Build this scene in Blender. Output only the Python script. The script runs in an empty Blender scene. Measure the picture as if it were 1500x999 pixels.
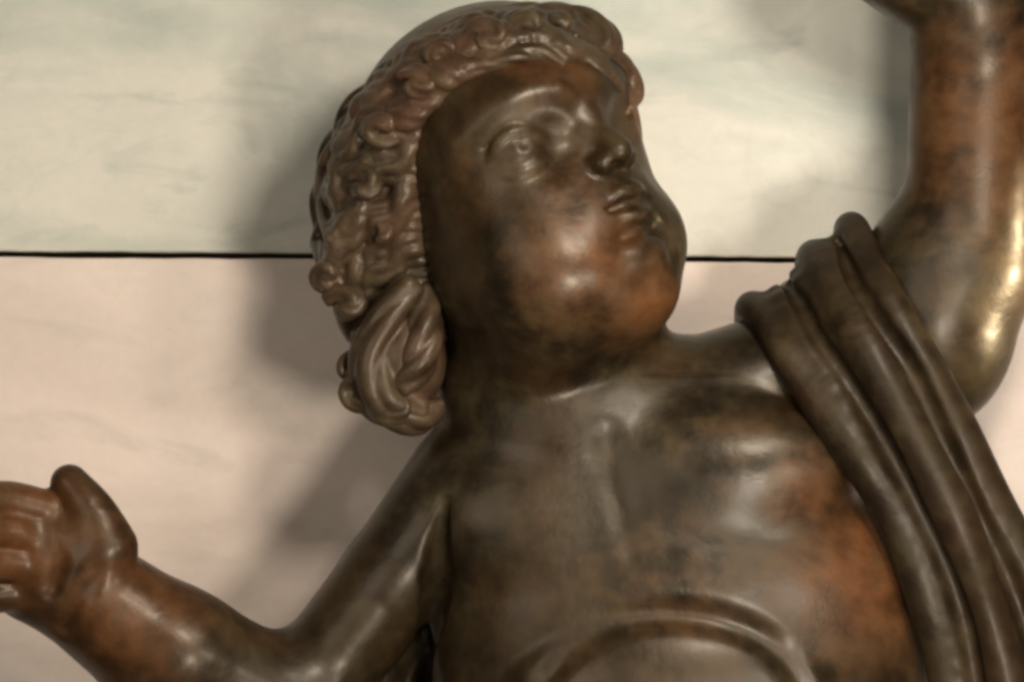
import bpy, math, random
import numpy as np
from mathutils import Vector
random.seed(4)

# ------------------------------------------------------------------ units
S = 0.0003            # metres per unit: 1500 units span the 45 cm wide view
DC = 6000.0           # camera distance in units (1.8 m)
sc = bpy.context.scene
col = sc.collection

# ------------------------------------------------------------------ camera
cam = bpy.data.cameras.new('camera')
camo = bpy.data.objects.new('camera', cam); col.objects.link(camo)
camo.location = (0, -DC * S, 0)
camo.rotation_euler = (math.radians(90), 0, 0)
cam.sensor_width = 36
cam.lens = 36 * DC / 1500.0
cam.clip_start = 0.05
cam.clip_end = 50
sc.camera = camo

# ------------------------------------------------------------------ world, exposure
w = bpy.data.worlds.new('World'); sc.world = w; w.use_nodes = True
bg = w.node_tree.nodes['Background']
bg.inputs[0].default_value = (0.95, 0.86, 0.74, 1)
bg.inputs[1].default_value = 0.07
sc.view_settings.view_transform = 'Standard'
sc.view_settings.look = 'None'
sc.view_settings.gamma = 1
sc.view_settings.exposure = 0
sc.view_settings.use_curve_mapping = False
sc.render.engine = 'CYCLES'
sc.cycles.pixel_filter_type = 'GAUSSIAN'
sc.cycles.filter_width = 3.8
sc.cycles.use_denoising = True
sc.cycles.max_bounces = 6


# ------------------------------------------------------------------ gallery lamps
def lamp(name, loc, target, power, size, colour):
    l = bpy.data.lights.new(name, 'AREA'); l.shape = 'DISK'
    l.energy = power; l.size = size; l.color = colour
    o = bpy.data.objects.new(name, l); col.objects.link(o)
    o.location = loc
    o.rotation_euler = (Vector(target) - Vector(loc)).to_track_quat('-Z', 'Y').to_euler()
    return o


def at(u, v, d):
    return ((u - 750) * S, -d * S, (499.5 - v) * S)


TGT = at(800, 450, -100)
WARM = (1.0, 0.915, 0.80)
lamp('lamp_far', at(1480, 960, 2300), TGT, 3.3, 0.12, WARM)
lamp('lamp_mid', at(1680, 640, 1350), TGT, 0.5, 0.08, WARM)
lamp('lamp_high', at(1440, -520, 2100), TGT, 3.6, 0.12, WARM)
lamp('lamp_track', at(1600, -420, 1400), TGT, 0.8, 0.07, WARM)
sp = bpy.data.lights.new('lamp_side', 'SPOT'); sp.energy = 24; sp.color = (1.0, 0.83, 0.55)
sp.spot_size = math.radians(15); sp.spot_blend = 0.7; sp.shadow_soft_size = 0.03
spo = bpy.data.objects.new('lamp_side', sp); col.objects.link(spo)
spo.location = at(2500, 620, 330)
spo.rotation_euler = (Vector(at(1510, 430, 60)) - Vector(spo.location)).to_track_quat('-Z', 'Y').to_euler()
lamp('lamp_room', at(-1800, -400, 5200), TGT, 7, 0.9, (1.0, 0.93, 0.80))


# ------------------------------------------------------------------ node helpers
def mat(name):
    m = bpy.data.materials.new(name); m.use_nodes = True
    nt = m.node_tree
    return m, nt, nt.nodes['Principled BSDF']


def N(nt, t, **kw):
    n = nt.nodes.new(t)
    for k, v in kw.items():
        if k in n.inputs:
            n.inputs[k].default_value = v
        else:
            setattr(n, k, v)
    return n


def ramp(nt, fac, stops):
    r = nt.nodes.new('ShaderNodeValToRGB')
    el = r.color_ramp.elements
    while len(el) < len(stops):
        el.new(0.5)
    for e, (p, c) in zip(el, stops):
        e.position = p; e.color = (*c, 1)
    nt.links.new(fac, r.inputs[0])
    return r.outputs[0]


def mix(nt, fac, a, b, mode='MIX'):
    m = nt.nodes.new('ShaderNodeMix'); m.data_type = 'RGBA'; m.blend_type = mode
    for sock, v in ((m.inputs[0], fac), (m.inputs[6], a), (m.inputs[7], b)):
        if isinstance(v, (int, float)):
            sock.default_value = v
        elif isinstance(v, tuple):
            sock.default_value = (*v, 1)
        else:
            nt.links.new(v, sock)
    return m.outputs[2]


def bronze(name, dark, mid, red, olive, rough, bump=0.25, spec=0.28, metallic=0.0, rub=(0.17, 0.066, 0.024), coat=0.12):
    m, nt, p = mat(name)
    tc = N(nt, 'ShaderNodeTexCoord').outputs['Object']
    n1 = N(nt, 'ShaderNodeTexNoise', Scale=22.0, Detail=4.0, Roughness=0.55)
    n2 = N(nt, 'ShaderNodeTexNoise', Scale=13.0, Detail=3.0, Roughness=0.5)
    n3 = N(nt, 'ShaderNodeTexNoise', Scale=48.0, Detail=5.0, Roughness=0.6)
    n4 = N(nt, 'ShaderNodeTexNoise', Scale=95.0, Detail=3.0, Roughness=0.6)
    mp = N(nt, 'ShaderNodeMapping'); mp.inputs['Location'].default_value = (1.7, 0.3, 2.1)
    nt.links.new(tc, mp.inputs[0])
    for n in (n1, n3, n4):
        nt.links.new(tc, n.inputs['Vector'])
    nt.links.new(mp.outputs[0], n2.inputs['Vector'])
    base = ramp(nt, n1.outputs[0], [(0.36, dark), (0.62, mid)])
    rf = ramp(nt, n2.outputs[0], [(0.50, (0, 0, 0)), (0.66, (1, 1, 1))])
    c = mix(nt, rf, base, red)
    at_ = N(nt, 'ShaderNodeAttribute', attribute_name='patina')
    ad = N(nt, 'ShaderNodeMath', operation='MULTIPLY_ADD'); ad.inputs[1].default_value = 1.1; ad.inputs[2].default_value = -0.62
    sm = N(nt, 'ShaderNodeMath', operation='ADD')
    nt.links.new(n3.outputs[0], ad.inputs[0]); nt.links.new(ad.outputs[0], sm.inputs[0]); nt.links.new(at_.outputs['Fac'], sm.inputs[1])
    pf = ramp(nt, sm.outputs[0], [(0.10, (0, 0, 0)), (0.75, (0.85,) * 3)])
    c = mix(nt, pf, c, rub)
    of = ramp(nt, n3.outputs[0], [(0.50, (0, 0, 0)), (0.72, (0.7, 0.7, 0.7))])
    c = mix(nt, of, c, olive)
    mf = ramp(nt, n4.outputs[0], [(0.32, (0.72,) * 3), (0.68, (1.3,) * 3)])
    c = mix(nt, 1.0, c, mf, 'MULTIPLY')
    nt.links.new(c, p.inputs['Base Color'])
    p.inputs['Coat Weight'].default_value = coat
    p.inputs['Coat Roughness'].default_value = 0.22
    p.inputs['Coat IOR'].default_value = 1.4
    rr = ramp(nt, n3.outputs[0], [(0.3, (rough - .10,) * 3), (0.7, (rough + .14,) * 3)])
    nt.links.new(rr, p.inputs['Roughness'])
    p.inputs['Metallic'].default_value = metallic
    p.inputs['Specular Tint'].default_value = (1.0, 0.86, 0.68, 1)
    p.inputs['Specular IOR Level'].default_value = spec
    b1 = N(nt, 'ShaderNodeBump', Strength=bump, Distance=0.004)
    b2 = N(nt, 'ShaderNodeBump', Strength=bump * 0.6, Distance=0.0015)
    nt.links.new(n3.outputs[0], b1.inputs['Height'])
    nt.links.new(n4.outputs[0], b2.inputs['Height'])
    nt.links.new(b1.outputs[0], b2.inputs['Normal'])
    n5 = N(nt, 'ShaderNodeTexNoise', Scale=420.0, Detail=4.0, Roughness=0.7)
    nt.links.new(tc, n5.inputs['Vector'])
    b3 = N(nt, 'ShaderNodeBump', Strength=bump * 0.5, Distance=0.0005)
    nt.links.new(n5.outputs[0], b3.inputs['Height'])
    nt.links.new(b2.outputs[0], b3.inputs['Normal'])
    nt.links.new(b3.outputs[0], p.inputs['Normal'])
    return m


M_BODY = bronze('bronze_patina', (0.0085, 0.0055, 0.0027), (0.021, 0.0135, 0.006),
                (0.032, 0.017, 0.007), (0.026, 0.020, 0.008), 0.38, bump=0.13, rub=(0.10, 0.038, 0.013))
M_HAIR = bronze('bronze_hair', (0.022, 0.014, 0.007), (0.062, 0.040, 0.023),
                (0.064, 0.033, 0.019), (0.048, 0.036, 0.015), 0.40, bump=0.2)
M_CLOTH = bronze('bronze_drapery', (0.010, 0.006, 0.003), (0.021, 0.0135, 0.0065),
                 (0.026, 0.014, 0.007), (0.030, 0.022, 0.009), 0.46, bump=0.16, spec=0.2, coat=0.06)


def marble(name, a, b, vein, cloud, vein_amt, seed):
    m, nt, p = mat(name)
    tc = N(nt, 'ShaderNodeTexCoord').outputs['Object']
    mp = N(nt, 'ShaderNodeMapping')
    mp.inputs['Location'].default_value = (seed, 0.0, seed * .37)
    mp.inputs['Rotation'].default_value = (0, math.radians(38), 0)
    mp.inputs['Scale'].default_value = (4.0, 4.0, 10.0)
    nt.links.new(tc, mp.inputs[0])
    n1 = N(nt, 'ShaderNodeTexNoise', Scale=1.6, Detail=6.0, Roughness=0.55, Distortion=0.6)
    n2 = N(nt, 'ShaderNodeTexNoise', Scale=2.7, Detail=5.0, Roughness=0.6, Distortion=1.2)
    n3 = N(nt, 'ShaderNodeTexNoise', Scale=9.0, Detail=3.0, Roughness=0.5)
    nt.links.new(mp.outputs[0], n1.inputs['Vector'])
    nt.links.new(mp.outputs[0], n2.inputs['Vector'])
    nt.links.new(tc, n3.inputs['Vector'])
    c = ramp(nt, n1.outputs[0], [(0.38, a), (0.60, b)])
    vf = ramp(nt, n2.outputs[0], [(0.53, (0, 0, 0)), (0.66, (vein_amt,) * 3)])
    c = mix(nt, vf, c, vein)
    cf = ramp(nt, n3.outputs[0], [(0.45, (0, 0, 0)), (0.7, (0.45,) * 3)])
    c = mix(nt, cf, c, cloud)
    n4 = N(nt, 'ShaderNodeTexNoise', Scale=1.3, Detail=9.0, Roughness=0.6, Distortion=1.6)
    nt.links.new(mp.outputs[0], n4.inputs['Vector'])
    lf = ramp(nt, n4.outputs[0], [(0.475, (0, 0, 0)), (0.498, (vein_amt * .22,) * 3), (0.52, (0, 0, 0))])
    c = mix(nt, lf, c, vein)
    n5 = N(nt, 'ShaderNodeTexNoise', Scale=160.0, Detail=4.0, Roughness=0.7)
    nt.links.new(tc, n5.inputs['Vector'])
    gf = ramp(nt, n5.outputs[0], [(0.35, (0.965,) * 3), (0.7, (1.02,) * 3)])
    c = mix(nt, 1.0, c, gf, 'MULTIPLY')
    nt.links.new(c, p.inputs['Base Color'])
    p.inputs['Roughness'].default_value = 0.42
    p.inputs['Specular IOR Level'].default_value = 0.3
    return m


M_GREEN = marble('cream_green_marble', (0.395, 0.415, 0.355), (0.60, 0.57, 0.485), (0.34, 0.36, 0.305), (0.54, 0.51, 0.435), 0.55, 2.3)
M_PINK = marble('pink_marble', (0.585, 0.475, 0.40), (0.665, 0.545, 0.465), (0.49, 0.42, 0.355), (0.61, 0.525, 0.455), 0.5, 5.1)
M_GAP, _nt, _p = mat('dark_joint')
_p.inputs['Base Color'].default_value = (0.05, 0.045, 0.03, 1)
_p.inputs['Roughness'].default_value = 0.9


# ------------------------------------------------------------------ the wall behind
def mesh_obj(name, verts, faces, material, parent=None, smooth=False):
    me = bpy.data.meshes.new(name)
    me.from_pydata(verts, [], faces); me.update()
    me.materials.append(material)
    if smooth:
        me.polygons.foreach_set('use_smooth', [True] * len(me.polygons))
    o = bpy.data.objects.new(name, me); col.objects.link(o)
    if parent is not None:
        o.parent = parent
    return o


def slab(name, x0, x1, y0, y1, z0, z1, material, parent=None, bev=0.0):
    v = [(x, y, z) for z in (z0, z1) for y in (y0, y1) for x in (x0, x1)]
    f = [(0, 1, 5, 4), (2, 6, 7, 3), (0, 4, 6, 2), (1, 3, 7, 5), (4, 5, 7, 6), (0, 2, 3, 1)]
    o = mesh_obj(name, v, f, material, parent)
    if bev:
        b = o.modifiers.new('bevel', 'BEVEL'); b.width = bev; b.segments = 3
    return o


WD = -290.0                       # face of the lower marble panel
K = (DC - WD) / DC
TILT = math.atan2(11, 1500)
zj = (499.5 - 377.5) * S * K      # height of the joint at the picture's centre
wall = slab('wall', -1.6, 1.6, 0.130, 0.20, -1.2, 1.2, M_GAP)
wall['kind'] = 'structure'
wall.rotation_euler = (0, TILT, 0)


def panel(x0, x1, y0, y1, z_edge, z_far, material, sign):
    """a slab whose arris at the joint is a little uneven; sign = +1 when the slab lies above the joint"""
    n = 420; rows = []
    ch = 0.0; v = []
    for i in range(n + 1):
        x = x0 + (x1 - x0) * i / n
        ch = 0.75 * ch + random.uniform(-1, 1) * 0.0003
        e = z_edge + sign * abs(ch) * 0.9
        b = 0.0010 + abs(ch) * 0.8
        v += [(x, y0, z_far), (x, y0, e + sign * b), (x, y0 + b * .3, e + sign * b * .3), (x, y0 + b, e), (x, y1, e), (x, y1, z_far)]
    f = []
    for i in range(n):
        for k in range(6):
            a, b_ = i * 6 + k, i * 6 + (k + 1) % 6
            q = (a, b_, b_ + 6, a + 6)
            f.append(q if sign > 0 else q[::-1])
    f += [tuple(range(6)), tuple(range(n * 6, n * 6 + 6))]
    return mesh_obj('marble_panel', v, f, material, wall)


UP = panel(-1.6, 1.6, 0.102, 0.130, zj + 0.0012, 1.2, M_GREEN, 1)
LO = panel(-1.6, 1.6, 0.087, 0.130, zj - 0.0012, -1.2, M_PINK, -1)
UP['label'] = 'cream green marble panel above the dark joint'
LO['label'] = 'pinkish marble panel below the dark joint'


# ------------------------------------------------------------------ sculpting: implicit surfaces meshed with surface nets
def P(u, v, d=0.0):
    """picture-plane position (u right, v down) at height d in front of the statue's mid plane"""
    k = 1 - d / DC
    return np.array([(u - 750) * k, (499.5 - v) * k, d])


class Field:
    def __init__(self, lo, hi, h):
        self.lo = np.array(lo, float); self.h = h
        self.n = np.ceil((np.array(hi, float) - self.lo) / h).astype(int) + 1
        self.F = np.full(self.n, 1e3, np.float32)

    def box(self, lo, hi):
        a = np.maximum(np.floor((np.array(lo) - self.lo) / self.h).astype(int), 0)
        b = np.minimum(np.ceil((np.array(hi) - self.lo) / self.h).astype(int) + 1, self.n)
        if np.any(b <= a):
            return None, None
        ax = [(self.lo[i] + self.h * np.arange(a[i], b[i])).astype(np.float32) for i in range(3)]
        return (slice(a[0], b[0]), slice(a[1], b[1]), slice(a[2], b[2])), (ax[0][:, None, None], ax[1][None, :, None], ax[2][None, None, :])

    def op(self, sl, p, k, sub):
        d = self.F[sl]
        if sub:
            q = -p
            hh = np.maximum(k - np.abs(d - q), 0) / k
            self.F[sl] = np.maximum(d, q) + hh * hh * k * 0.25
        else:
            hh = np.maximum(k - np.abs(d - p), 0) / k
            self.F[sl] = np.minimum(d, p) - hh * hh * k * 0.25

    def ell(self, c, r, k=30.0, R=None, sub=False):
        c = np.array(c, float); r = np.array(r, float)
        R = np.eye(3) if R is None else np.array(R, float)     # rows: the ellipsoid's own axes
        ext = np.sqrt(((R * r[:, None]) ** 2).sum(0)) + k + 8
        sl, g = self.box(c - ext, c + ext)
        if sl is None:
            return
        X, Y, Z = g[0] - np.float32(c[0]), g[1] - np.float32(c[1]), g[2] - np.float32(c[2])
        k0 = 0; k1 = 0
        for i in range(3):
            q = (R[i, 0] * X + R[i, 1] * Y + R[i, 2] * Z) / np.float32(r[i])
            q2 = q * q
            k0 = k0 + q2; k1 = k1 + q2 / np.float32(r[i] ** 2)
        k0 = np.sqrt(k0); k1 = np.sqrt(k1) + 1e-6
        self.op(sl, (k0 * (k0 - 1) / k1).astype(np.float32), k, sub)

    def cap(self, a, b, ra, rb, k=20.0, sub=False):
        a = np.array(a, float); b = np.array(b, float)
        m = max(ra, rb) + k + 8
        sl, g = self.box(np.minimum(a, b) - m, np.maximum(a, b) + m)
        if sl is None:
            return
        ab = b - a; L = float(ab @ ab) + 1e-6
        X, Y, Z = g[0] - np.float32(a[0]), g[1] - np.float32(a[1]), g[2] - np.float32(a[2])
        t = np.clip((X * ab[0] + Y * ab[1] + Z * ab[2]) / L, 0, 1).astype(np.float32)
        p = np.sqrt((X - t * ab[0]) ** 2 + (Y - t * ab[1]) ** 2 + (Z - t * ab[2]) ** 2) - (ra + (rb - ra) * t)
        self.op(sl, p.astype(np.float32), k, sub)

    def path(self, pts, rad, k=12.0, sub=False, n=8):
        pts, rad = spline(pts, rad, n)
        # union of the whole path first, then one blend, so that joints do not swell
        m = max(rad) + k + 8
        sl, g = self.box(pts.min(0) - m, pts.max(0) + m)
        if sl is None:
            return
        best = None
        for i in range(len(pts) - 1):
            a, ab = pts[i], pts[i + 1] - pts[i]; L = float(ab @ ab) + 1e-6
            X, Y, Z = g[0] - np.float32(a[0]), g[1] - np.float32(a[1]), g[2] - np.float32(a[2])
            t = np.clip((X * ab[0] + Y * ab[1] + Z * ab[2]) / L, 0, 1).astype(np.float32)
            p = np.sqrt((X - t * ab[0]) ** 2 + (Y - t * ab[1]) ** 2 + (Z - t * ab[2]) ** 2) - (rad[i] + (rad[i + 1] - rad[i]) * t)
            best = p if best is None else np.minimum(best, p)
        self.op(sl, best.astype(np.float32), k, sub)

    def front(self, x, y):
        """largest z inside the form at x, y (None outside its outline)"""
        i, j = int(round((x - self.lo[0]) / self.h)), int(round((y - self.lo[1]) / self.h))
        if not (0 <= i < self.n[0] and 0 <= j < self.n[1]):
            return None
        ins = np.nonzero(self.F[i, j] < 0)[0]
        return None if len(ins) == 0 else self.lo[2] + self.h * ins[-1]

    def mesh(self, name, material, parent=None, smooth=2):
        F, h = self.F, self.h
        for ax in range(3):                                  # close the form at the grid's border
            s = [slice(None)] * 3
            for e in (0, -1):
                s[ax] = e; F[tuple(s)] = np.maximum(F[tuple(s)], 1.0)
        I = F < 0
        cnt = np.zeros(self.n - 1, np.uint8)
        for dx in (0, 1):
            for dy in (0, 1):
                for dz in (0, 1):
                    cnt += I[dx:I.shape[0] - 1 + dx, dy:I.shape[1] - 1 + dy, dz:I.shape[2] - 1 + dz]
        act = np.argwhere((cnt > 0) & (cnt < 8))
        idx = np.full(self.n - 1, -1, np.int32)
        idx[act[:, 0], act[:, 1], act[:, 2]] = np.arange(len(act))
        cor = {}
        for c in [(x, y, z) for x in (0, 1) for y in (0, 1) for z in (0, 1)]:
            cor[c] = np.clip(F[act[:, 0] + c[0], act[:, 1] + c[1], act[:, 2] + c[2]], -50, 50)
        acc = np.zeros((len(act), 3)); num = np.zeros(len(act))
        for c in cor:
            for ax in range(3):
                if c[ax] == 0:
                    e = list(c); e[ax] = 1; e = tuple(e)
                    a, b = cor[c], cor[e]
                    m = (a < 0) != (b < 0)
                    t = np.where(m, a / np.where(m, a - b, 1), 0)
                    q = np.tile(np.array(c, float), (len(act), 1)); q[:, ax] += t
                    acc += q * m[:, None]; num += m
        V = self.lo + h * (act + acc / num[:, None])
        quads = []
        for ax in range(3):
            o1, o2 = [(1, 2), (2, 0), (0, 1)][ax]
            s0 = [slice(None)] * 3; s1 = [slice(None)] * 3
            s0[ax] = slice(0, -1); s1[ax] = slice(1, None)
            A, B = I[tuple(s0)], I[tuple(s1)]
            e = np.argwhere(A != B)
            e = e[(e[:, o1] > 0) & (e[:, o2] > 0) & (e[:, o1] < I.shape[o1] - 1) & (e[:, o2] < I.shape[o2] - 1)]
            flip = B[e[:, 0], e[:, 1], e[:, 2]]
            def at(d1, d2):
                q = e.copy(); q[:, o1] -= d1; q[:, o2] -= d2
                return idx[q[:, 0], q[:, 1], q[:, 2]]
            q = np.stack([at(1, 1), at(0, 1), at(0, 0), at(1, 0)], 1)
            q[flip] = q[flip][:, ::-1]
            quads.append(q)
        Q = np.concatenate(quads)
        Q = Q[(Q >= 0).all(1)]
        ed = np.concatenate([Q[:, [0, 1]], Q[:, [1, 2]], Q[:, [2, 3]], Q[:, [3, 0]]])
        for _ in range(smooth):                              # light relaxation of the net
            s = np.zeros_like(V); c = np.bincount(ed.ravel(), minlength=len(V)).astype(float)
            for a in range(3):
                s[:, a] = np.bincount(ed[:, 0], V[ed[:, 1], a], len(V)) + np.bincount(ed[:, 1], V[ed[:, 0], a], len(V))
            V = 0.45 * V + 0.55 * s / np.maximum(c, 1)[:, None]
        W = np.stack([V[:, 0] * S, -V[:, 2] * S, V[:, 1] * S], 1)
        me = bpy.data.meshes.new(name)
        me.vertices.add(len(W)); me.vertices.foreach_set('co', W.ravel())
        me.loops.add(len(Q) * 4); me.loops.foreach_set('vertex_index', Q.ravel())
        me.polygons.add(len(Q))
        me.polygons.foreach_set('loop_start', np.arange(len(Q)) * 4)
        me.update(calc_edges=True); me.validate()
        me.polygons.foreach_set('use_smooth', np.ones(len(me.polygons), bool))
        me.materials.append(material)
        o = bpy.data.objects.new(name, me); col.objects.link(o)
        if parent is not None:
            o.parent = parent
        return o


def spline(pts, rad, n=4):
    """Catmull-Rom through the points, radii along with them"""
    pts = np.array(pts, float)
    rad = np.full(len(pts), float(rad)) if np.isscalar(rad) else np.array(rad, float)
    q = np.c_[pts, rad]
    e = np.vstack([2 * q[0] - q[1], q, 2 * q[-1] - q[-2]])
    out = []
    for i in range(1, len(e) - 2):
        p0, p1, p2, p3 = e[i - 1:i + 3]
        for j in range(n):
            t = j / n
            out.append(0.5 * (2 * p1 + (p2 - p0) * t + (2 * p0 - 5 * p1 + 4 * p2 - p3) * t * t + (3 * p1 - p0 - 3 * p2 + p3) * t ** 3))
    out.append(e[-2])
    out = np.array(out)
    return out[:, :3], np.maximum(out[:, 3], 1)


# head frame: origin at the bridge of the nose; r = his left, u = up, f = where he looks
HF = np.array([0.60, 0.22, 0.77]); HF /= np.linalg.norm(HF)
HU = np.array([-0.32, 0.95, 0.0]); HU -= HF * (HU @ HF); HU /= np.linalg.norm(HU)
HR = np.cross(HU, HF)
HM = np.array([HR, HU, HF])
HB = P(868, 172, 140)


def H(r, u, f):
    return HB + 0.977 * (r * HR + u * HU + f * HF)


SK_C, SK_R = np.array([0, 10, -195.0]), np.array([185, 200, 195.0])


def skull_f(r, u):
    q = 1 - ((r - SK_C[0]) / SK_R[0]) ** 2 - ((u - SK_C[1]) / SK_R[1]) ** 2
    return SK_C[2] + SK_R[2] * math.sqrt(max(q, 0.0))


# ------------------------------------------------------------------ the statue
statue = bpy.data.objects.new('cherub_statue', None); col.objects.link(statue)
statue['label'] = 'brown bronze cherub statue with curly hair, one arm raised, cloth over its shoulder'
statue['category'] = 'statue'

B = Field((-920, -640, -260), (960, 700, 290), 3.2)


def he(c, r, k=30, sub=False):
    B.ell(H(*c), np.array(r) * 0.977, k, HM, sub)


def hp(pts, rad, k=12, sub=False):
    B.path([H(*p) for p in pts], rad, k, sub)


# --- trunk
B.ell(P(935, 880, -15), (300, 310, 150), 10)
B.ell(P(800, 1000, -15), (162, 330, 135), 50)
B.ell(P(1090, 930, -10), (285, 280, 150), 60)
B.ell(P(950, 1180, -10), (310, 230, 150), 60)
B.ell(P(800, 560, -20), (155, 190, 125), 50)
B.ell(P(850, 630, -45), (190, 150, 115), 60)
B.cap(P(880, 660, -40), P(1190, 540, -50), 120, 100, 70)                  # raised shoulder
B.cap(P(800, 660, -20), P(690, 715, -15), 110, 88, 50)                   # lowered shoulder
B.ell(P(1085, 690, 62), (165, 96, 68), 44)                              # breast
B.ell(P(765, 768, 56), (130, 92, 60), 44)
B.path([P(890, 640, 122), P(905, 720, 138), P(925, 800, 150)], 6, 34, True)     # line of the breastbone
B.ell(P(625, 1000, -105), (60, 230, 40), 20)
zf = B.front(985 - 750, 499.5 - 1000)
B.ell(P(985, 1046, zf - 42), (262, 178, 85), 8)                          # belly
arc = [(985 + 196 * math.cos(math.radians(t)), 1040 - 141 * math.sin(math.radians(t))) for t in range(4, 180, 22)]
B.path([P(u, v, B.front(u - 750, 499.5 - v) + 4) for u, v in arc], [2, 3, 5, 6, 6, 6, 5, 3, 2][:len(arc)], 34, True)   # fold over it
# --- lowered arm and open hand
B.cap(P(680, 712, -10), P(575, 850, 0), 89, 79, 14)
B.cap(P(575, 850, 0), P(432, 1036, 20), 79, 76, 12)
B.cap(P(440, 1045, 20), P(255, 962, 75), 90, 98, 40)
B.cap(P(255, 962, 75), P(132, 872, 105), 98, 84, 30)
B.ell(P(70, 818, 120), (100, 98, 62), 26)
B.ell(P(140, 806, 146), (48, 52, 40), 30)                                # ball of the thumb
B.path([P(160, 800, 140), P(134, 750, 146), P(102, 708, 140)], [41, 35, 28], 14)
cl = [(652, 735, 6), (644, 790, 14), (637, 860, 20), (630, 930, 24), (626, 1010, 26)]
B.path([P(u, v, B.front(u - 750, 499.5 - v) + 2) for u, v, r in cl], [c[2] for c in cl], 12, True)   # cleft between arm and side
for q, r in (([(66, 748, 140), (8, 734, 168), (-36, 742, 206), (-34, 772, 232)], 31), ([(58, 786, 148), (-8, 776, 186), (-44, 790, 226), (-26, 818, 242)], 31),
             ([(52, 828, 146), (-8, 824, 182), (-40, 838, 216), (-20, 862, 230)], 29), ([(52, 868, 132), (0, 872, 160), (-26, 880, 178), (-40, 890, 190)], 26)):
    B.path([P(*p) for p in q], [r, r * .95, r * .85, r * .7], 7)             # four fingers, cupped
B.path([P(140, 838, 196), P(112, 880, 192), P(96, 920, 165)], 3, 26, True)                                 # wrist crease
B.path([P(60, 770, 190), P(80, 815, 192), P(75, 860, 182)], 5, 24, True)                         # palm line
B.path([P(112, 742, 190), P(135, 738, 190), P(158, 728, 170)], 3, 12, True)
B.path([P(150, 790, 200), P(172, 782, 190), P(190, 770, 165)], 3, 14, True)
B.path([P(105, 790, 196), P(118, 815, 206), P(150, 838, 204)], 4, 18, True)
# --- raised arm
B.ell(P(1372, 450, -30), (122, 178, 112), 40)
B.cap(P(1425, 380, -25), P(1438, 70, 0), 100, 104, 40)
B.cap(P(1438, 70, 0), P(1425, -20, 12), 104, 104, 10)
B.cap(P(1425, -15, 12), P(1240, -125, 45), 104, 90, 12)
B.path([P(1318, 330, 70), P(1380, 340, 98), P(1440, 345, 98)], 5, 20, True)    # crease
B.path([P(1300, 60, 60), P(1330, 40, 90), P(1380, 15, 110)], 7, 14, True)
# --- head
he(SK_C, SK_R, 40)
he((0, -190, -135), (158, 142, 138), 60)
he((-40, -202, -110), (120, 110, 115), 55)
he((-14, -80, -122), (150, 150, 112), 50)
for s in (-1, 1):
    he((s * (84 if s < 0 else 70), -186, -92 if s < 0 else -80), (84 if s < 0 else 72, 96 if s < 0 else 84, 74 if s < 0 else 82), 60 if s < 0 else 26)                           # cheeks
    he((s * 98, -22, -4), (56, 36, 26 if s < 0 else 34), 34, True)                       # eye sockets
he((0, -142, -22), (64, 56, 36), 40)
he((-112, -170, -165), (84, 150, 100), 60)                                     # muzzle
he((0, -266, -50), (72, 54, 54), 45)                                     # chin
he((-65, -160, -225), (118, 145, 85), 40)
he((-30, -300, -170), (118, 48, 90), 40)
hp([(0, 26, -14), (0, -18, 0), (0, -46, 20), (0, -60, 29)], [18, 17, 20, 21], 20)               # nose
for s in (-1, 1):
    he((s * 24, -70, 10), (17, 16, 20), 10)
    hp([(s * 11, -88, 24), (s * 13, -78, 30)], 7, 6, True)                                       # nostril
    E = np.array([s * 100.0, -17.0, -75.0 if s < 0 else -92.0]); RE = 47.0 if s < 0 else 42.0
    he(E, (RE, RE, RE), 5)                                                                       # eyeball
    ex = np.array([s * 0.42, 0.06, 0.90]); ex /= np.linalg.norm(ex)
    ey = np.array([0, 1.0, 0]) - ex * ex[1]; ey /= np.linalg.norm(ey); ez = np.cross(ey, ex) * s  # ez points to the temple

    def on_eye(az, el, rr):
        a, b = math.radians(az), math.radians(el)
        return tuple(E + rr * (ex * math.cos(a) * math.cos(b) + ez * math.sin(a) * math.cos(b) + ey * math.sin(b)))

    hp([on_eye(a, b, RE + 1) for a, b in ((78, -12), (48, 20), (10, 36), (-28, 30), (-58, 4), (-78, -14))], [6, 8, 9, 8, 7, 5], 5)
    hp([on_eye(a, b, RE) for a, b in ((74, -14), (44, -34), (5, -40), (-34, -32), (-74, -14))], [5, 6, 7, 6, 5], 12)
    hp([on_eye(a, b, RE + 9) for a, b in ((66, 22), (30, 50), (-8, 58), (-36, 48))], [1, 4, 4, 1], 16, True)
    hp([on_eye(-6, 8, RE + 9), on_eye(-6, 8, RE + 14)], 11, 6, True)                               # pupil
    brow = [(s * 165, 26), (s * 125, 52), (s * 80, 64), (s * 36, 58)]
    hp([(a, b, skull_f(a, b) - 8) for a, b in brow], [9, 12, 13, 11], 44)
hp([(-40, -132, 0), (-18, -119, 17), (0, -122, 22), (18, -119, 17), (40, -132, 0)], [6, 11, 11, 11, 6], 7)
hp([(-34, -146, 2), (-14, -156, 19), (14, -156, 19), (34, -146, 2)], [6, 12, 12, 6], 6)
hp([(-48, -137, 10), (-36, -138, 15), (-20, -137, 26), (0, -139, 32), (20, -137, 27), (36, -137, 19), (46, -136, 16)], [4, 6, 7, 8, 7, 5, 2], 5, True)
hp([(-34, -184, 14), (0, -186, 22), (34, -184, 14)], 6, 24, True)
he((-4, -216, -2), (44, 30, 32), 20)                                      # chin
hp([(0, -92, 34), (0, -110, 36)], 5, 12, True)                                                  # philtrum
body = B.mesh('body', M_BODY, statue)
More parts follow.
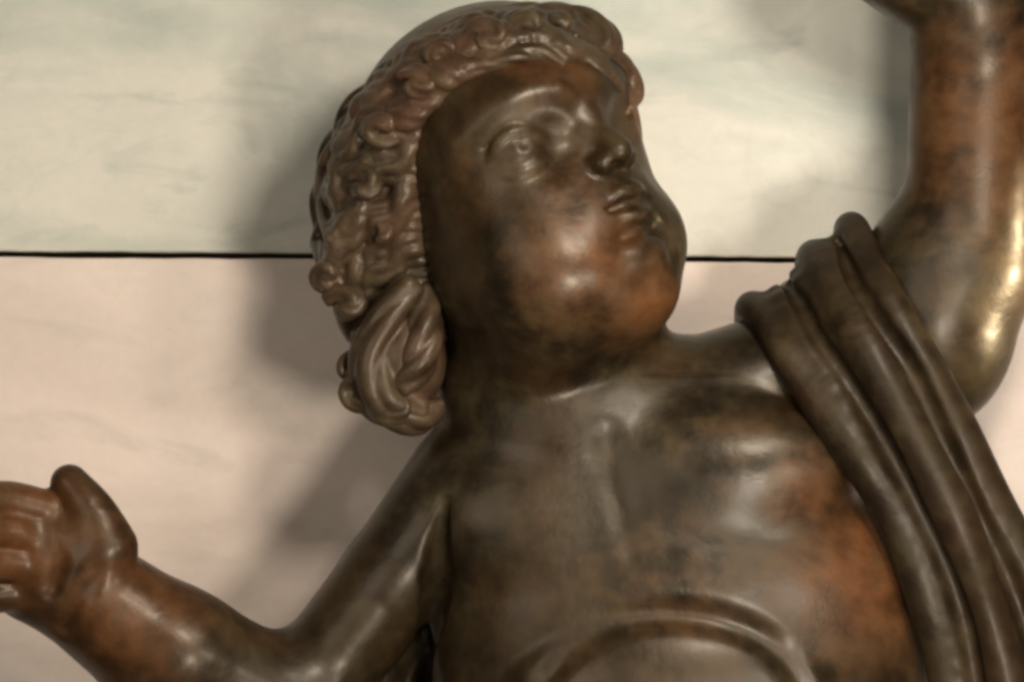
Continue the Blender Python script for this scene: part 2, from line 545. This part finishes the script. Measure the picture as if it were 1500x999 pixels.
# places where the brown patina is rubbed through to the redder metal
co = np.empty(len(body.data.vertices) * 3, np.float32); body.data.vertices.foreach_get('co', co)
co = co.reshape(-1, 3) / S
pt = np.zeros(len(co), np.float32)
for u, v, d, r, a in [(845, 380, 170, 95, .9), (950, 450, 150, 75, .9), (800, 110, 130, 75, .6), (830, 300, 170, 60, .6), (1250, 850, 60, 130, 1.0),
                      (1080, 660, 150, 90, .35), (1010, 860, 150, 140, .35), (180, 900, 180, 130, .8), (30, 780, 190, 110, 1.1), (120, 780, 170, 70, .7), (1455, 170, 60, 170, .65),
                      (1180, 720, 120, 70, .7), (700, 260, 150, 50, .3)]:
    c = P(u, v, d)
    q = ((co[:, 0] - c[0]) ** 2 + (co[:, 2] - c[1]) ** 2 + (-co[:, 1] - c[2]) ** 2) / r ** 2
    pt = np.maximum(pt, a * np.exp(-q))
at_l = body.data.attributes.new('patina', 'FLOAT', 'POINT'); at_l.data.foreach_set('value', pt)

# --- hair: a cap of carved locks
A = Field((-330, -150, -270), (230, 520, 210), 2.6)
A.ell(H(0, 14, -200), np.array((200, 212, 205)) * 0.977, 10, HM)
A.ell(H(-30, -150, -270), np.array((170, 130, 110)) * 0.977, 30, HM)
A.ell(P(618, 275, -25), (138, 185, 140), 40)
A.ell(P(540, 400, 0), (68, 75, 85), 30)
A.ell(P(720, 130, -30), (165, 108, 120), 40)
A.ell(P(862, 80, 10), (48, 52, 60), 20)
g = [(A.lo[i] + A.h * np.arange(A.n[i])).astype(np.float32) for i in range(3)]
X, Y, Z = g[0][:, None, None] - HB[0], g[1][None, :, None] - HB[1], g[2][None, None, :] - HB[2]
lr = (HR[0] * X + HR[1] * Y + HR[2] * Z) / .977
lu = (HU[0] * X + HU[1] * Y + HU[2] * Z) / .977
lf = (HF[0] * X + HF[1] * Y + HF[2] * Z) / .977
line = lf - np.where(lr < 0, -8 + (lu - 112) * 0.5 + lr * 0.55 - (lr / 185) ** 2 * 60, -8 + (lu - 112) * 0.3 - lr * 0.1)             # in front of this plane the face is bare
A.F = np.maximum(A.F, line.astype(np.float32) * 0.85)
del lr, lu, lf, line, X, Y, Z


def on_hair(u, v, lift=0.0, edge=-40.0):
    x, y = u - 750, 499.5 - v
    z = A.front(x, y)
    d = (edge if z is None else z) + lift
    return P(u, v, d)


def lock(F, pts, r, twist=2.2, strands=3, k=5):
    """a lock of strands wound round one another"""
    r0 = r if not np.isscalar(r) else [r * .75] + [r] * (len(pts) - 2) + [r * .6]
    C, R = spline(pts, r0, 7)
    T = np.gradient(C, axis=0); T /= np.linalg.norm(T, axis=1)[:, None] + 1e-9
    up = np.array([0.1, 0.2, 1.0])
    Nn = up - T * (T @ up)[:, None]; Nn /= np.linalg.norm(Nn, axis=1)[:, None] + 1e-9
    Bn = np.cross(T, Nn)
    ph = random.random() * 6.28
    for s in range(strands):
        a = ph + s * 2 * math.pi / strands + np.linspace(0, twist * math.pi * .5, len(C))
        Q = C + (Nn * np.cos(a)[:, None] + Bn * np.sin(a)[:, None]) * (R * .52)[:, None]
        F.path(Q, list(R * .60), k, n=1)


_in = A.F < 0
CAPI = _in.any(2)
CAPZ = A.lo[2] + A.h * (A.n[2] - 1 - np.argmax(_in[:, :, ::-1], axis=2))
for pts, r in [([(560, 400), (530, 425), (510, 455), (520, 490)], 24), ([(600, 430), (572, 450), (548, 470), (530, 500)], 24),
               ([(640, 440), (632, 480), (625, 520), (620, 560)], 24), ([(520, 300), (505, 340), (490, 375), (472, 410)], 20),
               ([(500, 200), (486, 245), (480, 300), (488, 350)], 20)]:
    lock(A, [on_hair(u, v, 2) for u, v in pts], r)


def A0(p):
    """front of the bare cap, looked up before the locks were laid on"""
    i, j = int(round((p[0] - 750 - A.lo[0]) / A.h)), int(round((499.5 - p[1] - A.lo[1]) / A.h))
    if not (0 <= i < A.n[0] and 0 <= j < A.n[1]) or not CAPI[i, j]:
        return None
    return CAPZ[i, j]


def combed(row, step, sp, L, phase):
    """strands laid side by side along a row of roots; they wave together, every few rising into one lock"""
    row = np.array(row, float); n = 0
    seg = np.linalg.norm(np.diff(row[:, :2], axis=0), axis=1); cum = np.r_[0, np.cumsum(seg)]
    for sdist in np.arange(0, cum[-1], sp):
        u, v, a0, a1 = [np.interp(sdist, cum, row[:, c]) for c in range(4)]
        n += 1
        g = n // 4; lift = (-4, 5, 8, 1)[n % 4] + (g * 7 % 3) * 4
        x, y = u, v; pts = []; m = int(L / step * (0.85 + 0.3 * random.random()))
        for t in range(m):
            z = A0((x, y))
            if z is None:
                zb = B.front(x - 750, 499.5 - y)
                if zb is None or t > 2:
                    break
                z = zb
            pts.append(P(x, y, z + lift * min(1, t / 2) + (2 if t < 2 else 0)))
            a = math.radians(a0 + (a1 - a0) * t / m + 36 * math.sin(phase + g * 1.1 + t * step * 0.085) + random.uniform(-3, 3))
            x += math.cos(a) * step; y += math.sin(a) * step
        if len(pts) >= 3:
            rr = random.uniform(10, 14)
            A.path(pts, [rr * .8] + [rr] * (len(pts) - 2) + [rr * .55], 3, n=3)


combed([(640, 430, 150, 110), (626, 390, 150, 112), (614, 340, 150, 115), (608, 280, 152, 118), (606, 220, 156, 118), (614, 175, 162, 118), (650, 130, 172, 124),
        (700, 92, 184, 135), (758, 74, 198, 150), (812, 70, 212, 160), (862, 82, 222, 170), (900, 106, 228, 180)], 13, 17, 130, 0.4)
combed([(545, 470, 150, 95), (535, 400, 140, 100), (528, 330, 135, 100), (535, 270, 135, 100), (545, 210, 138, 105), (575, 160, 150, 110), (620, 105, 165, 120), (690, 66, 176, 140),
        (760, 46, 182, 155), (830, 48, 190, 160)], 13, 19, 130, 2.0)
combed([(478, 400, 120, 90), (478, 330, 110, 95), (486, 260, 112, 95), (505, 205, 118, 100), (540, 150, 128, 105), (590, 102, 138, 115), (650, 62, 150, 130), (720, 32, 165, 145), (800, 24, 178, 155)],
       12, 19, 90, 1.2)
for pts, r in [([(905, 70), (880, 40), (840, 22), (800, 20), (770, 28)], 15), ([(815, 16), (775, 10), (735, 18), (700, 36), (682, 56)], 15),
               ([(735, 24), (690, 26), (655, 44), (630, 66), (626, 90)], 15), ([(668, 46), (628, 58), (600, 82), (578, 112)], 15),
               ([(610, 84), (575, 102), (550, 130), (536, 164)], 15), ([(556, 122), (522, 150), (504, 186), (498, 224)], 15),
               ([(510, 178), (484, 216), (478, 256), (486, 292)], 14), ([(486, 240), (468, 288), (472, 330), (462, 362)], 14),
               ([(478, 320), (470, 352), (476, 384), (462, 412)], 14)]:
    lock(A, [P(u, v, max(-55, (A0((u, v)) or -55) - 26)) for u, v in [(a, b + (9 if b < 70 else 0)) for a, b in pts]], r, 1.8, 3, 4)      # along the outline
for pts, r in [([(640, 142), (668, 116), (702, 98), (738, 92)], 12), ([(716, 98), (756, 82), (796, 80), (826, 92)], 12), ([(800, 80), (846, 84), (884, 104), (908, 132)], 12)]:
    q = []
    for u, v in pts:
        zs = [z for z in (A0((u, v)), B.front(u - 750, 499.5 - v)) if z is not None]
        q.append(P(u, v, max(zs) + 2 if zs else 0))
    lock(A, q, r, 2.4, 3, 4)                                  # rolled fringe over the brow
for pts, r in [([(868, 74), (900, 84), (922, 106), (930, 138), (922, 160)], 13), ([(790, 44), (836, 26), (876, 36), (894, 62), (882, 84)], 17), ([(740, 40), (790, 22), (832, 22), (856, 44)], 15)]:
    lock(A, [P(u, v, (A0((u, v)) if A0((u, v)) is not None else 5) - 2) for u, v in pts], r, 1.8, 3, 4)     # tuft over the far temple
# unseen far and rear side: locks fanned over the back of the skull
for i in range(26):
    th = math.radians(95 + 170 * random.random())
    for j in range(1):
        lat = math.radians(-30 + 100 * random.random())
        pts = []
        for t in range(4):
            a = th + 0.12 * math.sin(t * 2.0 + i); b = lat - t * 0.14
            pts.append(H(204 * math.sin(a) * math.cos(b) * 1.0, 14 + 214 * math.sin(b), -200 + 206 * math.cos(a) * math.cos(b)))
        if pts[0][2] < -60:
            lock(A, pts, 22)
hair = A.mesh('hair', M_HAIR, statue, 1)


def curl(pts, r, twist=2.2, strands=3, lump=None, k=5):
    q = np.array(pts)
    m = (max(r) if not np.isscalar(r) else r) * 1.6 + 14
    lo, hi = q.min(0) - m, q.max(0) + m
    if lump is not None:
        lo = np.minimum(lo, lump[0] - lump[1] - 12); hi = np.maximum(hi, lump[0] + lump[1] + 12)
    F = Field(lo, hi, 2.4)
    if lump is not None:
        F.ell(lump[0], lump[1], 8)
    lock(F, pts, r, twist, strands, k)
    return F.mesh('curl', M_HAIR, hair, 1)


def ring(u, v, d, R, r, a0, turns, squash=0.75, tilt=0.35):
    pts = []
    n = int(8 * turns)
    for i in range(n + 1):
        a = math.radians(a0) + i / n * turns * 2 * math.pi
        rr = R * (1 - 0.55 * i / n)
        pts.append(P(u + rr * math.cos(a) * (1 + .12 * math.sin(u)), v + rr * squash * (1 + .18 * math.cos(v)) * math.sin(a), d + rr * tilt * math.cos(a) + 16 * i / n))
    return pts


for u, v, lift, R, r, a0, tn in [
        (822, 44, -9, 26, 13.5, 20, .85),
        (482, 405, 0, 22, 15, 30, .8), (505, 445, 6, 24, 15, 200, .8),
        (548, 345, -6, 24, 11, 240, .5),
        (655, 78, -7, 26, 13.5, 10, .85), (712, 54, -7, 27, 13.5, 200, .85), (775, 44, -7, 27, 13.5, 30, .85), (610, 122, -5, 25, 13.5, 220, .85), (560, 190, -3, 24, 13.5, 40, .85), (532, 270, -3, 24, 13.5, 220, .85)]:
    z = A.front(u - 750, 499.5 - v)
    z = -30 if z is None else z
    curl(ring(u, v, z + lift, R, r, a0, tn), r)
# the heavy curl hanging at the nape
d0 = 20
curl([P(600, 420, d0 + 45), P(565, 470, d0 + 50), P(545, 530, d0 + 50), P(565, 585, d0 + 50), P(615, 600, d0 + 40)], [22, 28, 32, 30, 20],
     1.8, 5, (P(588, 525, d0 + 4), np.array((66, 84, 74))), 4)
curl([P(625, 430, d0 + 30), P(622, 480, d0 + 52), P(612, 530, d0 + 62), P(590, 565, d0 + 60)], [20, 26, 26, 18], 2.4, 4, None, 4)
curl([P(520, 565, d0 + 20), P(560, 598, d0 + 45), P(610, 612, d0 + 35), P(640, 595, d0 + 20)], [18, 24, 24, 16], 2.4, 4, None, 4)

for u, v, d, R_, r, a0 in [(528, 572, 62, 26, 12, 30), (572, 600, 70, 26, 12, 210), (540, 500, 66, 26, 12, 220), (520, 535, 50, 22, 11, 100)]:
    curl(ring(u, v, d, R_, r, a0, 1.1), r)
# --- drapery slung over the raised shoulder
D = Field((250, -640, -230), (960, 260, 300), 3.0)


def on_body(u, v, lift, floor=60.0):
    z = B.front(u - 750, 499.5 - v)
    return P(u, v, max(floor, -200 if z is None else z) + lift)


foldA = [P(1090, 560, -190), P(1098, 480, -130), P(1105, 452, -40), on_body(1140, 500, 12, -10), on_body(1180, 560, 14), on_body(1255, 660, 12, 95),
         on_body(1312, 765, 12, 95), on_body(1358, 880, 12, 95), on_body(1384, 1000, 12, 95), P(1395, 1130, 110)]
foldB = [P(1185, 500, -190), P(1190, 410, -130), P(1196, 378, -40), P(1225, 430, 50), P(1268, 505, 105), P(1335, 630, 135),
         P(1400, 760, 140), P(1448, 895, 140), P(1480, 1020, 140), P(1495, 1140, 130)]
foldC = [P(1250, 470, -190), P(1245, 370, -130), P(1248, 334, -50), P(1278, 390, 40), P(1318, 465, 90), P(1392, 605, 110),
         P(1462, 740, 110), P(1530, 880, 105), P(1575, 1000, 100), P(1600, 1130, 90)]
fA, rA = spline(foldA, 30, 4); fB, rB = spline(foldB, 34, 4); fC, rC = spline(foldC, 28, 4)
for i in range(len(fA)):                                     # the sheet between the folds
    if i + 1 < len(fA):
        for a, b in ((fA, fB), (fB, fC)):
            for t in (0.33, 0.66):
                p0 = a[i] * (1 - t) + b[i] * t; p1 = a[i + 1] * (1 - t) + b[i + 1] * t
                off = np.array([0, 0, -6.0]) if i > 8 else np.array([0, -26.0, -10.0])
                D.cap(p0 + off, p1 + off, 18, 18, 14)
D.path(foldA, [24, 24, 26, 24, 28, 33, 26, 30, 24, 32], 18)
D.path(foldB, [28, 28, 28, 30, 38, 34, 38, 28, 34, 36], 18)
D.path(foldC, [24, 24, 24, 22, 24, 30, 26, 33, 30, 34], 18)


def between(a, b, t, i0, i1, lift, r, k):
    q = [a[i] * (1 - t) + b[i] * t + np.array([random.uniform(-5, 5), random.uniform(-5, 5), lift]) for i in range(i0, i1, 3)]
    D.path(q, [r * .5] + [r * random.uniform(.75, 1.2) for _ in q[2:]] + [r * .5], k, True)


between(fA, fB, .50, 8, len(fA), 16, 12, 12)                 # pinched grooves between the folds
between(fB, fC, .52, 9, len(fA), 16, 13, 12)
drapery = D.mesh('drapery', M_CLOTH, statue)
